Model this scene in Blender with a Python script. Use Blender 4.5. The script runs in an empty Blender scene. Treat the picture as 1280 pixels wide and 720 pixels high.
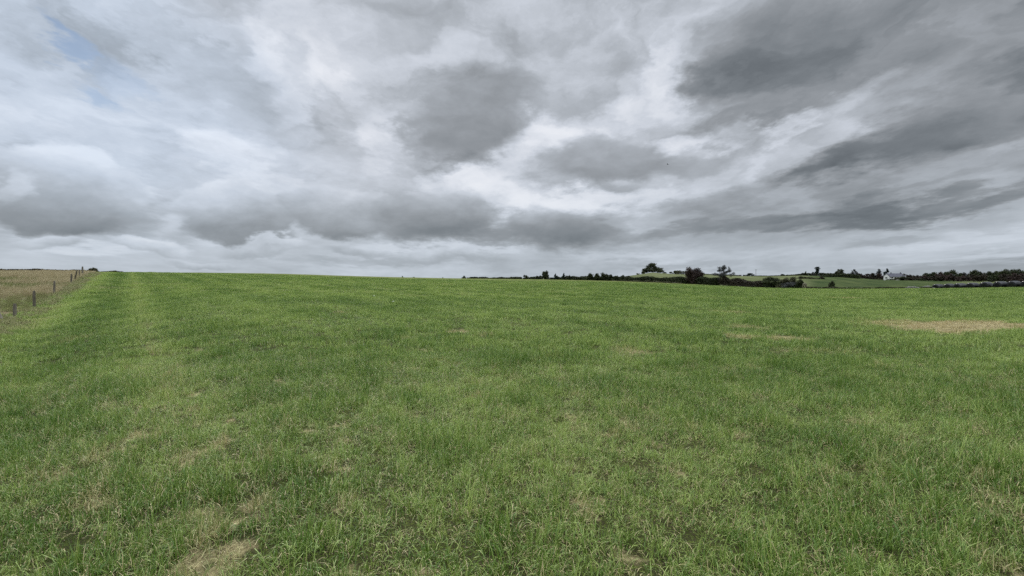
import bpy, bmesh, math, random
import numpy as np
from mathutils import Vector, Matrix

random.seed(7)
RNG = np.random.default_rng(11)
SC = bpy.context.scene
COL = SC.collection
R = math.radians
EYE = 1.6            # eye height of the photographer
F, HX, HY = 640.0, 640.0, 352.0   # used to turn a bearing / height angle read off the photograph into metres

# ------------------------------------------------------------------ numpy noise
def _hash(ix, iy, seed):
    h = (ix.astype(np.int64) * 374761393 + iy.astype(np.int64) * 668265263 + seed * 1442695041) & 0xFFFFFFFF
    h = ((h ^ (h >> 13)) * 1274126177) & 0xFFFFFFFF
    h = ((h ^ (h >> 16)) * 2246822519) & 0xFFFFFFFF
    return ((h ^ (h >> 15)) & 0xFFFFFF) / float(0xFFFFFF)

def vnoise(x, y, seed=0):
    x = np.asarray(x, float); y = np.asarray(y, float)
    ix, iy = np.floor(x), np.floor(y)
    fx, fy = x - ix, y - iy
    fx = fx * fx * fx * (fx * (fx * 6 - 15) + 10); fy = fy * fy * fy * (fy * (fy * 6 - 15) + 10)
    a, b = _hash(ix, iy, seed), _hash(ix + 1, iy, seed)
    c, d = _hash(ix, iy + 1, seed), _hash(ix + 1, iy + 1, seed)
    return (a * (1 - fx) + b * fx) * (1 - fy) + (c * (1 - fx) + d * fx) * fy

def fbm(x, y, seed=0, oct=4, gain=0.5):
    x = np.asarray(x, float); y = np.asarray(y, float)
    s = 0; a = 1; t = 0
    for o in range(oct):
        s = s + a * vnoise(x, y, seed + o * 17); t += a
        x, y = 1.62 * x - 1.21 * y + 3.7, 1.21 * x + 1.62 * y - 8.1
        a *= gain
    return s / t

def sstep(e0, e1, v):
    t = np.clip((np.asarray(v, float) - e0) / (e1 - e0), 0, 1)
    return t * t * (3 - 2 * t)

# ------------------------------------------------------------------ the lie of the land
# brow of the field per bearing: how high it stands against eye level, how far off it is
_BR_X = [-400, 0, 60, 110, 180, 250, 350, 440, 500, 575, 700, 760, 800, 860, 900, 960, 1050, 1180, 1280, 1700]
_BR_Y = [339.5, 340.2, 340.4, 340.5, 340.6, 340.7, 342, 345, 346.6, 348, 349.7, 351, 352.4, 355, 357, 360, 361.6, 361, 359.7, 359]
_YC_X = [0, 110, 250, 400, 640, 800, 900, 1000, 1100, 1280]
_YC_D = [70, 76, 110, 150, 170, 140, 118, 98, 86, 76]
_SK_X = [0, 500, 575, 640, 700, 770, 800, 815, 830, 850, 880, 900, 920, 960, 1000, 1050, 1100, 1180, 1280, 1500]
_SK_Y = [350, 352, 348.2, 347.8, 348, 346.8, 343, 340.5, 341.8, 343, 343, 344, 345, 345.4, 344.4, 345.5, 350, 351, 351.4, 351.5]
_A_X = [-1.0, -0.93, -0.8, -0.6, -0.4]
_A_V = [0.1, 0.1, 0.06, 0.02, 0.0]

def _tb(xs):
    return [(v - HX) / F for v in xs]

def brow(t):
    e = 0
    for d in (-0.03, 0, 0.03):
        e = e + np.interp(t + d, _tb(_BR_X), [(HY - v) / F for v in _BR_Y]) / 3
    return e, np.interp(t, _tb(_YC_X), _YC_D)

def height(x, y):
    x = np.asarray(x, float); y = np.asarray(y, float)
    Y = np.maximum(y, 1e-3)
    t = np.clip(x / Y, -1.6, 1.6)
    E, Yc = brow(t)
    a = np.interp(t, _A_X, _A_V)
    q = np.minimum(Y / Yc, 1)
    near = EYE + E * Y - (EYE + a * Y) * (1 - q) ** 2
    over = np.maximum(Y - Yc, 0)
    near = near - 2.6 * (1 - np.exp(-(over / 38.0) ** 2))
    Yf = np.minimum(Y, 460)
    far = EYE + np.interp(t, _tb(_SK_X), [(HY - v) / F for v in _SK_Y]) * Yf
    w = sstep(0, 1, (Y - Yc - 40) / (320 - Yc))
    z = near * (1 - w) + far * w
    z = z + (fbm(x * 0.35, y * 0.35, 5, 3) - 0.5) * 0.10 * sstep(1.5, 6, Y)
    z = np.where(y < 3, z * sstep(-1, 3, y), z)
    return z

def gz(x, y):
    return float(height(np.array([x]), np.array([y]))[0])

def ground_at(px, py):
    """where the sight line at that bearing and height angle meets the near slope of the field"""
    t = (px - HX) / F
    ys = np.geomspace(2.2, 200, 900)
    rows = HY - (height(t * ys, ys) - EYE) / ys * F
    i = int(np.argmin(np.abs(rows - py)))
    return t * ys[i], ys[i]

# bare / straw coloured patches in the sward:  bearing, height angle, half width, half height, strength
_PATCH = [(1195, 408, 92, 8.0, 1.0), (1120, 404, 50, 5, .55), (935, 409, 30, 3, .5), (980, 424, 42, 4.0, .6), (925, 421, 26, 3, .55),
          (1060, 373, 26, 1.0, .55), (920, 391, 30, 1.5, .5), (830, 400, 30, 2, .35), (572, 415, 18, 2.2, .7), (610, 419, 16, 2, .45), (508, 424, 20, 2, .4),
          (425, 391, 16, 1.6, .5), (515, 371, 22, .8, .3), (790, 440, 28, 5, .5), (780, 447, 20, 4, .4), (850, 505, 60, 9, .45),
          (770, 505, 30, 8, .5), (255, 645, 26, 13, .85), (205, 655, 16, 8, .8), (335, 640, 22, 12, .75), (235, 705, 60, 18, .7), (155, 700, 18, 16, .6),
          (1190, 590, 22, 9, .6), (1150, 655, 16, 10, .7), (1060, 665, 16, 12, .55), (920, 610, 18, 14, .45), (20, 510, 28, 10, .5), (60, 500, 30, 6, .4),
          (30, 540, 30, 7, .4), (530, 620, 22, 10, .5), (545, 560, 18, 5, .4), (650, 700, 40, 12, .5), (60, 600, 18, 9, .4), (1270, 410, 60, 6, .6),
          (690, 365, 40, 1.0, .3), (930, 385, 30, 1.2, .3), (520, 355, 40, .6, .25), (320, 470, 50, 6, .10), (90, 425, 26, 3, .35), (1010, 440, 60, 4, .35)]
PATCH = []
for (px, py, w, h, a) in _PATCH:
    x0, y0 = ground_at(px, py); _, yn = ground_at(px, py + h); _, yf = ground_at(px, py - h)
    a = a * (.95 if py < 470 else .42 if (px < 400 and py > 620) else .34)
    PATCH.append((x0, y0, max(w / F * y0, .05), max((yf - yn) / 2, .08), a))

def lie(x, y):                                # distance across the tramlines, metres (fence about -3.75)
    return (x + 0.75 * y) * 0.8

def sward(x, y):
    """tint (lush 0 .. yellowish 1), dry (straw), verge, beyond: what grows at a spot"""
    x = np.asarray(x, float); y = np.asarray(y, float)
    s = lie(x, y) + (fbm(x * .3, y * .3, 71, 2) - .5) * .35
    big, mid, sm = fbm(x * .06, y * .06, 1), fbm(x * .42, y * .42, 2), fbm(x * 2.1, y * 2.1, 3, 3)
    tint = .46 + .8 * (big - .5) + .75 * (mid - .5) + .7 * (sm - .5)
    front = sstep(3.0, 7, y)
    tint = tint + front * (.22 * np.exp(-((s - .45) / .34) ** 2) + .14 * np.exp(-((s - 2.3) / .3) ** 2)
                           - .18 * np.exp(-((s + .75) / .5) ** 2) + .14 * np.exp(-((s + 2.0) / .5) ** 2) + .15 * np.sin(s * 2.1 + .6) * (.4 + .6 * sstep(8, 25, y)) + .35 * sstep(-1.7, -2.6, s))
    dry = .12 * sstep(.60, .80, fbm(x * 1.3, y * 1.3, 41, 4, .6)) * sstep(40, 16, y) + .50 * sstep(.62, .8, fbm(x * 4.5, y * 4.5, 45, 3)) * sstep(16, 6, y)
    dry = dry + .22 * np.exp(-((s - .45) / .32) ** 2) * front
    dry = dry + .34 * sstep(-2.0, -2.7, s) * sstep(6, 10, y) * sstep(.38, .6, mid)
    dry = dry + .35 * sstep(.66, .82, fbm(x * .16, y * .34, 47, 4)) * sstep(25, 40, y)
    for (cx, cy, rx, ry, a) in PATCH:
        sel = (np.abs(x - cx) < rx * 2.2) & (np.abs(y - cy) < ry * 2.2)
        if sel.any():
            f = 2.0 / max(rx, .4)
            wob = 1.9 * (fbm(x * f, y * f, 60, 5, .65) - .5)
            d = np.hypot((x - cx) / rx, (y - cy) / ry) + wob
            dry = np.where(sel, np.maximum(dry, a * sstep(1.15, .55, d)), dry)
    rough = sstep(-2.3, -2.9, s)              # unmown strip beside the fence
    beyond = sstep(-3.55, -4.1, s)            # rough grazing behind the fence
    return np.clip(tint, 0, 1), np.clip(dry, 0, 1), rough * sstep(12, 19, y), beyond * sstep(2, 7, y)

# ------------------------------------------------------------------ material helpers
def new_mat(name):
    m = bpy.data.materials.new(name); m.use_nodes = True
    nt = m.node_tree; nt.nodes.clear()
    return m, nt

class NB:
    def __init__(s, nt): s.nt = nt
    def n(s, typ, **kw):
        nd = s.nt.nodes.new(typ)
        for k, v in kw.items(): setattr(nd, k, v)
        return nd
    def link(s, a, b): s.nt.links.new(a, b)
    def val(s, sock, v):
        if hasattr(v, 'is_linked') or isinstance(v, bpy.types.NodeSocket): s.link(v, sock)
        else: sock.default_value = v
    def math(s, op, a, b=None, c=None, clamp=False):
        nd = s.n('ShaderNodeMath', operation=op, use_clamp=clamp)
        for i, v in enumerate((a, b, c)):
            if v is not None: s.val(nd.inputs[i], v)
        return nd.outputs[0]
    def vmath(s, op, a, b=None):
        nd = s.n('ShaderNodeVectorMath', operation=op)
        s.val(nd.inputs[0], a)
        if b is not None: s.val(nd.inputs[3 if op == 'SCALE' else 1], b)
        return nd.outputs['Value'] if op in ('LENGTH', 'DOT_PRODUCT') else nd.outputs[0]
    def mix(s, f, a, b):
        nd = s.n('ShaderNodeMix', data_type='RGBA')
        s.val(nd.inputs['Factor'], f)
        for k, v in ((6, a), (7, b)):
            if isinstance(v, tuple) and len(v) == 3: v = (*v, 1)
            s.val(nd.inputs[k], v)
        return nd.outputs[2]
    def attr(s, name, typ='GEOMETRY'):
        return s.n('ShaderNodeAttribute', attribute_name=name, attribute_type=typ).outputs['Fac']
    def noise(s, vec, scale, detail=4, rough=.5, dist=0, color=False, dims='3D'):
        nd = s.n('ShaderNodeTexNoise', noise_dimensions=dims)
        s.link(vec, nd.inputs['Vector'])
        nd.inputs['Scale'].default_value = scale; nd.inputs['Detail'].default_value = detail
        nd.inputs['Roughness'].default_value = rough; nd.inputs['Distortion'].default_value = dist
        return nd.outputs['Color' if color else 'Fac']
    def mr(s, v, a, b, c=0., d=1., smooth=True):
        nd = s.n('ShaderNodeMapRange', interpolation_type='SMOOTHSTEP' if smooth else 'LINEAR')
        s.val(nd.inputs[0], v)
        for i, q in enumerate((a, b, c, d)): s.val(nd.inputs[i + 1], q)
        return nd.outputs[0]

LUSH, LIGHT, STRAW = (.078, .158, .016), (.345, .440, .112), (.57, .49, .25)

def leaf_surface(b, col, rough=.55, trans=.3, spec=.25):
    p = b.n('ShaderNodeBsdfPrincipled'); b.val(p.inputs['Base Color'], col)
    p.inputs['Roughness'].default_value = rough; p.inputs['Specular IOR Level'].default_value = spec
    t = b.n('ShaderNodeBsdfTranslucent'); b.val(t.inputs['Color'], col)
    m = b.n('ShaderNodeMixShader'); m.inputs[0].default_value = trans
    b.link(p.outputs[0], m.inputs[1]); b.link(t.outputs[0], m.inputs[2])
    o = b.n('ShaderNodeOutputMaterial'); b.link(m.outputs[0], o.inputs[0])

def grass_material():
    m, nt = new_mat('grass_blades'); b = NB(nt)
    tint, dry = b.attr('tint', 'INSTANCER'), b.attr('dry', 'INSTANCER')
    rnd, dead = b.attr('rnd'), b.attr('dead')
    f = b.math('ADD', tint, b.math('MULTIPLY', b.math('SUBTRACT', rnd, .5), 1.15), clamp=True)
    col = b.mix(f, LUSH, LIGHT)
    strawv = b.mix(rnd, (.30, .245, .11), STRAW)
    d = b.math('ADD', dead, b.mr(b.math('ADD', dry, b.math('MULTIPLY', rnd, .35)), .35, .95), clamp=True)
    col = b.mix(d, col, strawv)
    leaf_surface(b, col, .45, .24, .4)
    return m

def dry_grass_material():
    m, nt = new_mat('dry_grass_stems'); b = NB(nt)
    tint = b.attr('tint', 'INSTANCER'); rnd = b.attr('rnd')
    straw = b.mix(rnd, (.27, .22, .115), (.56, .49, .31))
    green = b.mix(rnd, (.13, .15, .05), (.27, .28, .12))
    col = b.mix(b.mr(b.math('ADD', tint, b.math('MULTIPLY', b.math('SUBTRACT', rnd, .5), .7)), .25, .75), straw, green)
    leaf_surface(b, col, .7, .25, .15)
    return m

def verge_material():
    m, nt = new_mat('verge_herbs'); b = NB(nt)
    rnd = b.attr('rnd')
    col = b.mix(rnd, (.11, .12, .045), (.46, .44, .23))
    leaf_surface(b, col, .6, .25, .2)
    return m

def ground_material():
    m, nt = new_mat('meadow_ground'); b = NB(nt)
    g = b.n('ShaderNodeNewGeometry'); pos = g.outputs['Position']
    tint, dry, rough, beyond, far, lush = (b.attr(k) for k in ('tint', 'dry', 'rough', 'beyond', 'far', 'lush'))
    fine = b.noise(pos, 46, 7, .72)
    mid = b.noise(pos, 3.2, 5, .6)
    f = b.math('ADD', tint, b.math('MULTIPLY', b.math('SUBTRACT', mid, .5), .9), clamp=True)
    col = b.mix(f, (.080, .122, .015), (.190, .225, .050))
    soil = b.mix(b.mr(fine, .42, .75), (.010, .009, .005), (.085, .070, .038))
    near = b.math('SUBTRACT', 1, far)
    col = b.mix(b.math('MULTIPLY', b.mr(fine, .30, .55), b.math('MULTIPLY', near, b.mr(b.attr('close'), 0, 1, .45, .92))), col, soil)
    strawc = b.mix(b.mr(b.noise(pos, 15, 7, .75), .34, .68), (.085, .068, .032), (.47, .40, .205))
    col = b.mix(b.mr(b.math('ADD', dry, b.math('MULTIPLY', b.math('SUBTRACT', mid, .5), .4)), .12, .6), col, strawc)
    # rough grazing behind the fence
    graz = b.mix(b.mr(b.noise(pos, .16, 5, .6), .40, .62), (.16, .13, .07), (.09, .10, .04))
    col = b.mix(rough, col, b.mix(mid, (.04, .055, .025), (.12, .15, .07)))
    col = b.mix(beyond, col, graz)
    # fields over the brow
    farc = b.mix(b.mr(b.noise(pos, .05, 6, .62), .32, .68), (.066, .080, .028), (.115, .128, .054))
    col = b.mix(far, col, farc)
    lushc = b.mix(b.mr(b.noise(b.vmath('MULTIPLY', pos, (1, .35, 1)), .11, 6, .65), .36, .64), (.020, .038, .007), (.055, .072, .020))
    col = b.mix(lush, col, lushc)
    p = b.n('ShaderNodeBsdfPrincipled'); b.link(col, p.inputs['Base Color'])
    p.inputs['Roughness'].default_value = .9; p.inputs['Specular IOR Level'].default_value = .08
    bump = b.n('ShaderNodeBump'); bump.inputs['Strength'].default_value = .7; bump.inputs['Distance'].default_value = .06
    b.link(b.math('ADD', fine, b.math('MULTIPLY', mid, 1.5)), bump.inputs['Height']); b.link(bump.outputs[0], p.inputs['Normal'])
    o = b.n('ShaderNodeOutputMaterial'); b.link(p.outputs[0], o.inputs[0])
    return m

def foliage_material(name, dark, light, trans=.15):
    m, nt = new_mat(name); b = NB(nt)
    col = b.mix(b.attr('rnd'), dark, light)
    leaf_surface(b, col, .6, trans, .15)
    return m

def plain(name, c1, c2, scale=6., rough=.8, spec=.3, stretch=(1, 1, 1), bump=.2, metal=0):
    m, nt = new_mat(name); b = NB(nt)
    tc = b.n('ShaderNodeTexCoord'); v = b.vmath('MULTIPLY', tc.outputs['Object'], stretch)
    nz = b.noise(v, scale, 6, .6)
    p = b.n('ShaderNodeBsdfPrincipled'); b.link(b.mix(b.mr(nz, .3, .7), c1, c2), p.inputs['Base Color'])
    p.inputs['Roughness'].default_value = rough; p.inputs['Specular IOR Level'].default_value = spec; p.inputs['Metallic'].default_value = metal
    if bump:
        bp = b.n('ShaderNodeBump'); bp.inputs['Strength'].default_value = bump; bp.inputs['Distance'].default_value = .02
        b.link(nz, bp.inputs['Height']); b.link(bp.outputs[0], p.inputs['Normal'])
    o = b.n('ShaderNodeOutputMaterial'); b.link(p.outputs[0], o.inputs[0])
    return m

M_GRASS, M_DRY, M_VERGE, M_GROUND = grass_material(), dry_grass_material(), verge_material(), ground_material()
M_DARK = foliage_material('hedge_leaves', (.014, .020, .010), (.056, .070, .026))
M_TREE = foliage_material('tree_leaves', (.020, .027, .012), (.066, .075, .034))
M_CONI = foliage_material('conifer_needles', (.010, .020, .016), (.028, .046, .034))
M_RED = foliage_material('reddish_leaves', (.024, .017, .015), (.076, .052, .042))
M_GREY = foliage_material('greyish_twigs', (.035, .038, .036), (.085, .09, .085))
M_OLIVE = foliage_material('olive_leaves', (.036, .040, .018), (.115, .115, .060))
M_BROWN = foliage_material('brown_wood_leaves', (.021, .018, .013), (.062, .052, .032))
M_PALE = foliage_material('pale_dry_leaves', (.20, .19, .13), (.40, .38, .28))
M_BARK = plain('bark', (.03, .025, .02), (.07, .058, .045), 14, .9, .1, (1, 1, .25), .4)
M_POST = plain('weathered_timber', (.090, .078, .060), (.23, .205, .165), 12, .85, .15, (1, 1, .12), .4)
M_WRAP = plain('black_plastic_wrap', (.005, .005, .006), (.009, .009, .010), 5, .13, .34, (1, 1, 1), .2)
M_WALL = plain('white_render', (.72, .72, .70), (.82, .82, .80), 3, .85, .2, (1, 1, 1), .1)
M_SLATE = plain('slate_roof', (.055, .056, .07), (.09, .092, .11), 2.5, .8, .3, (1, 4, 4), .2)
M_GLASS = plain('window_glass', (.02, .025, .03), (.03, .035, .04), 2, .08, .6, (1, 1, 1), 0)
M_DOOR = plain('painted_door', (.05, .06, .07), (.07, .08, .09), 3, .5, .3, (1, 1, 1), 0)
M_SHEET = plain('pale_sheet', (.03, .033, .03), (.22, .22, .20), 2.2, .5, .4, (1, 2, 2), .6)
M_STONE = plain('pale_stone', (.34, .36, .30), (.46, .47, .42), 20, .8, .2)
M_BIRD = plain('bird_feathers', (.035, .035, .038), (.07, .07, .075), 30, .8, .1, (1, 1, 1), 0)

# ------------------------------------------------------------------ object helpers
def tag(o, label=None, cat=None, group=None, kind=None):
    if label: o['label'] = label
    if cat: o['category'] = cat
    if group: o['group'] = group
    if kind: o['kind'] = kind
    return o

def link(o, parent=None):
    COL.objects.link(o)
    if parent is not None: o.parent = parent
    return o

def empty(name, loc, rz=0):
    o = bpy.data.objects.new(name, None); o.empty_display_size = .3
    o.location = loc; o.rotation_euler.z = rz
    return link(o)

def mesh_np(name, verts, faces_flat, sizes, mat, attrs=None, smooth=False):
    me = bpy.data.meshes.new(name)
    verts = np.asarray(verts, np.float32); faces_flat = np.asarray(faces_flat, np.int32); sizes = np.asarray(sizes, np.int32)
    me.vertices.add(len(verts)); me.vertices.foreach_set('co', verts.ravel())
    if len(sizes):
        me.loops.add(len(faces_flat)); me.loops.foreach_set('vertex_index', faces_flat)
        me.polygons.add(len(sizes))
        me.polygons.foreach_set('loop_start', np.concatenate([[0], np.cumsum(sizes)[:-1]]).astype(np.int32))
        me.polygons.foreach_set('loop_total', sizes)
        if smooth: me.polygons.foreach_set('use_smooth', np.ones(len(sizes), bool))
    for k, v in (attrs or {}).items():
        v = np.asarray(v, np.float32)
        if v.ndim == 2:
            at = me.attributes.new(k, 'FLOAT_VECTOR', 'POINT'); at.data.foreach_set('vector', v.ravel())
        else:
            at = me.attributes.new(k, 'FLOAT', 'POINT'); at.data.foreach_set('value', v)
    if mat: me.materials.append(mat)
    me.update(calc_edges=True)
    return me

def obj(name, me, parent=None, loc=(0, 0, 0)):
    o = bpy.data.objects.new(name, me); o.location = loc
    return link(o, parent)

def bm_obj(name, bm, mat, parent=None, loc=(0, 0, 0), smooth=False):
    me = bpy.data.meshes.new(name)
    if smooth:
        for f in bm.faces: f.smooth = True
    bm.normal_update(); bm.to_mesh(me); bm.free(); me.materials.append(mat)
    return obj(name, me, parent, loc)

def add_box(bm, lo, hi, bevel=0):
    r = bmesh.ops.create_cube(bm, size=1)
    for v in r['verts']:
        v.co = Vector([lo[i] + (v.co[i] + .5) * (hi[i] - lo[i]) for i in range(3)])
    if bevel:
        es = list({e for v in r['verts'] for e in v.link_edges})
        bmesh.ops.bevel(bm, geom=es, offset=bevel, segments=2, affect='EDGES', profile=.5)

def tube(verts, flat, sizes, p0, p1, r0, r1, n=6):
    p0, p1 = Vector(p0), Vector(p1); d = (p1 - p0).normalized()
    a = d.orthogonal().normalized(); c = d.cross(a); k = len(verts)
    for p, r in ((p0, r0), (p1, r1)):
        for i in range(n):
            t = 2 * math.pi * i / n
            verts.append(p + a * (r * math.cos(t)) + c * (r * math.sin(t)))
    for i in range(n):
        j = (i + 1) % n
        flat.extend((k + i, k + j, k + n + j, k + n + i)); sizes.append(4)
    flat.extend(range(k + n, k + 2 * n)); sizes.append(n)

# ------------------------------------------------------------------ ground sheet, one piece to the horizon
def build_ground():
    ang = np.radians(np.unique(np.concatenate([np.linspace(-180, -58, 42), np.linspace(-58, 58, 420), np.linspace(58, 180, 42)])))[:-1]
    rad = np.concatenate([np.geomspace(.5, 700, 330), np.geomspace(760, 6000, 14)])
    A, Rr = np.meshgrid(ang, rad)
    X, Y = Rr * np.sin(A), Rr * np.cos(A)
    x, y = X.ravel(), Y.ravel()
    z = height(x, y)
    tint, dry, rough, beyond = sward(x, y)
    t = np.clip(x / np.maximum(y, 1e-3), -1.6, 1.6)
    _, Yc = brow(t)
    far = sstep(0, 18, y - Yc - 4)
    beyond = beyond * (1 - sstep(120, 200, y)); rough = rough * (1 - sstep(120, 160, y))
    lush = sstep(.56, .60, t) * sstep(Yc + 20, Yc + 60, y) * sstep(384, 366, y) * (1 - sstep(.84, .90, t) * .8)
    # seams of the mown field towards its brow are a little yellower
    tint = np.clip(tint + .14 * sstep(30, 90, y), 0, 1)
    n, mA = len(rad), len(ang)
    i, j = np.meshgrid(np.arange(n - 1), np.arange(mA), indexing='ij')
    jn = (j + 1) % mA
    q = np.stack([i * mA + j, i * mA + jn, (i + 1) * mA + jn, (i + 1) * mA + j], -1).reshape(-1, 4)
    verts = np.stack([x, y, z], -1)
    verts = np.vstack([verts, [[0, 0, gz(0, 0)]]])
    c = len(verts) - 1
    tri = np.stack([np.full(mA, c), (np.arange(mA) + 1) % mA, np.arange(mA)], -1)
    q = q[:, ::-1]
    flat = np.concatenate([q.ravel(), tri.ravel()]); sizes = np.concatenate([np.full(len(q), 4), np.full(len(tri), 3)])
    pad = lambda v: np.append(v, 0)
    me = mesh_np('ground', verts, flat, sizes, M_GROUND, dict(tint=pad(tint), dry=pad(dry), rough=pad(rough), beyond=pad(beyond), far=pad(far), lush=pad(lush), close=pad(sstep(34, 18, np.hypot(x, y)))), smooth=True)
    # faces up
    if me.polygons[0].normal.z < 0: me.flip_normals()
    tag(obj('ground', me), kind='structure')
build_ground()

# ------------------------------------------------------------------ grass: tufts of real blades
def tuft_mesh(name, n, radius, h, hvar, width, lean, mat, seed, dead=.12, flop=.0, rows=3):
    g = np.random.default_rng(seed)
    a = g.uniform(0, 2 * np.pi, n); r = radius * np.sqrt(g.uniform(0, 1, n))
    bx, by = r * np.cos(a), r * np.sin(a)
    hh = h * np.clip(1 + hvar * g.normal(size=n), .25, 1.9)
    dir_ = a * .35 + g.uniform(0, 2 * np.pi, n)
    ln = np.abs(g.normal(lean, lean * .6, n))
    isdead = g.uniform(0, 1, n) < dead
    ln = np.where(isdead, ln + g.uniform(.4, 1.2, n), ln)
    hh = np.where(isdead, hh * .75, hh)
    w = width * g.uniform(.6, 1.35, n)
    face = dir_ + np.pi / 2 + g.normal(0, .5, n)
    V = []; 
    for k in range(rows):
        u = k / rows
        ang = ln * (0.35 + .65 * u)
        out = hh * u * np.sin(ang); up = hh * u * np.cos(ang)
        ww = w * (1 - .55 * u) / 2
        cx, cy = bx + out * np.cos(dir_), by + out * np.sin(dir_)
        V.append(np.stack([cx - ww * np.cos(face), cy - ww * np.sin(face), up], -1))
        V.append(np.stack([cx + ww * np.cos(face), cy + ww * np.sin(face), up], -1))
    ang = ln * 1.12
    V.append(np.stack([bx + hh * np.sin(ang) * np.cos(dir_), by + hh * np.sin(ang) * np.sin(dir_), hh * np.cos(ang)], -1))
    V = np.stack(V, 1); K = V.shape[1]
    verts = V.reshape(-1, 3)
    base = np.arange(n) * K
    F4 = [np.stack([base + 2 * k, base + 2 * k + 1, base + 2 * k + 3, base + 2 * k + 2], -1) for k in range(rows - 1)]
    F3 = np.stack([base + K - 3, base + K - 2, base + K - 1], -1)
    flat = np.concatenate([f.ravel() for f in F4] + [F3.ravel()])
    sizes = np.concatenate([np.full(n * (rows - 1), 4), np.full(n, 3)])
    rnd = np.repeat(g.uniform(0, 1, n), K); dd = np.repeat(isdead.astype(float), K)
    return mesh_np(name, verts, flat, sizes, mat, dict(rnd=rnd, dead=dd))

def tuft_set(name, meshes):
    c = bpy.data.collections.new(name)
    for i, me in enumerate(meshes):
        c.objects.link(bpy.data.objects.new('%s_%02d' % (name, i), me))
    return c

def scatter(name, pts, rot, scl, var, tint, dry, coll, label, cat):
    me = mesh_np(name, pts, [], [], None, dict(rot=rot, scl=scl, var=var, tint=tint, dry=dry))
    o = obj(name, me); tag(o, kind='stuff', label=label, cat=cat)
    nt = bpy.data.node_groups.new(name + '_spread', 'GeometryNodeTree')
    nt.interface.new_socket('Geometry', in_out='INPUT', socket_type='NodeSocketGeometry')
    nt.interface.new_socket('Geometry', in_out='OUTPUT', socket_type='NodeSocketGeometry')
    N = nt.nodes.new; L = nt.links.new
    gi, go = N('NodeGroupInput'), N('NodeGroupOutput')
    ci = N('GeometryNodeCollectionInfo'); ci.inputs['Collection'].default_value = coll
    ci.inputs['Separate Children'].default_value = True; ci.inputs['Reset Children'].default_value = True
    ip = N('GeometryNodeInstanceOnPoints'); ip.inputs['Pick Instance'].default_value = True
    def na(k, t):
        nd = N('GeometryNodeInputNamedAttribute'); nd.data_type = t; nd.inputs['Name'].default_value = k
        return nd.outputs['Attribute']
    L(gi.outputs[0], ip.inputs['Points']); L(ci.outputs[0], ip.inputs['Instance'])
    f2i = N('FunctionNodeFloatToInt'); L(na('var', 'FLOAT'), f2i.inputs[0]); L(f2i.outputs[0], ip.inputs['Instance Index'])
    e2r = N('FunctionNodeEulerToRotation'); L(na('rot', 'FLOAT_VECTOR'), e2r.inputs[0]); L(e2r.outputs[0], ip.inputs['Rotation'])
    L(na('scl', 'FLOAT_VECTOR'), ip.inputs['Scale']); L(ip.outputs[0], go.inputs[0])
    md = o.modifiers.new('spread', 'NODES'); md.node_group = nt
    return o

def sector(r0, r1, per_m2, half=1.2, side=1.5):
    """random spots on the ground ahead between two distances, a bit wider than the view"""
    ymax, ymin = r1, r0
    n = int((ymax ** 2 - ymin ** 2) * half * per_m2 + 2 * side * (ymax - ymin) * per_m2)
    y = np.sqrt(RNG.uniform(ymin ** 2, ymax ** 2, n))
    x = RNG.uniform(-1, 1, n) * (half * y + side)
    return x, y

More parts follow.
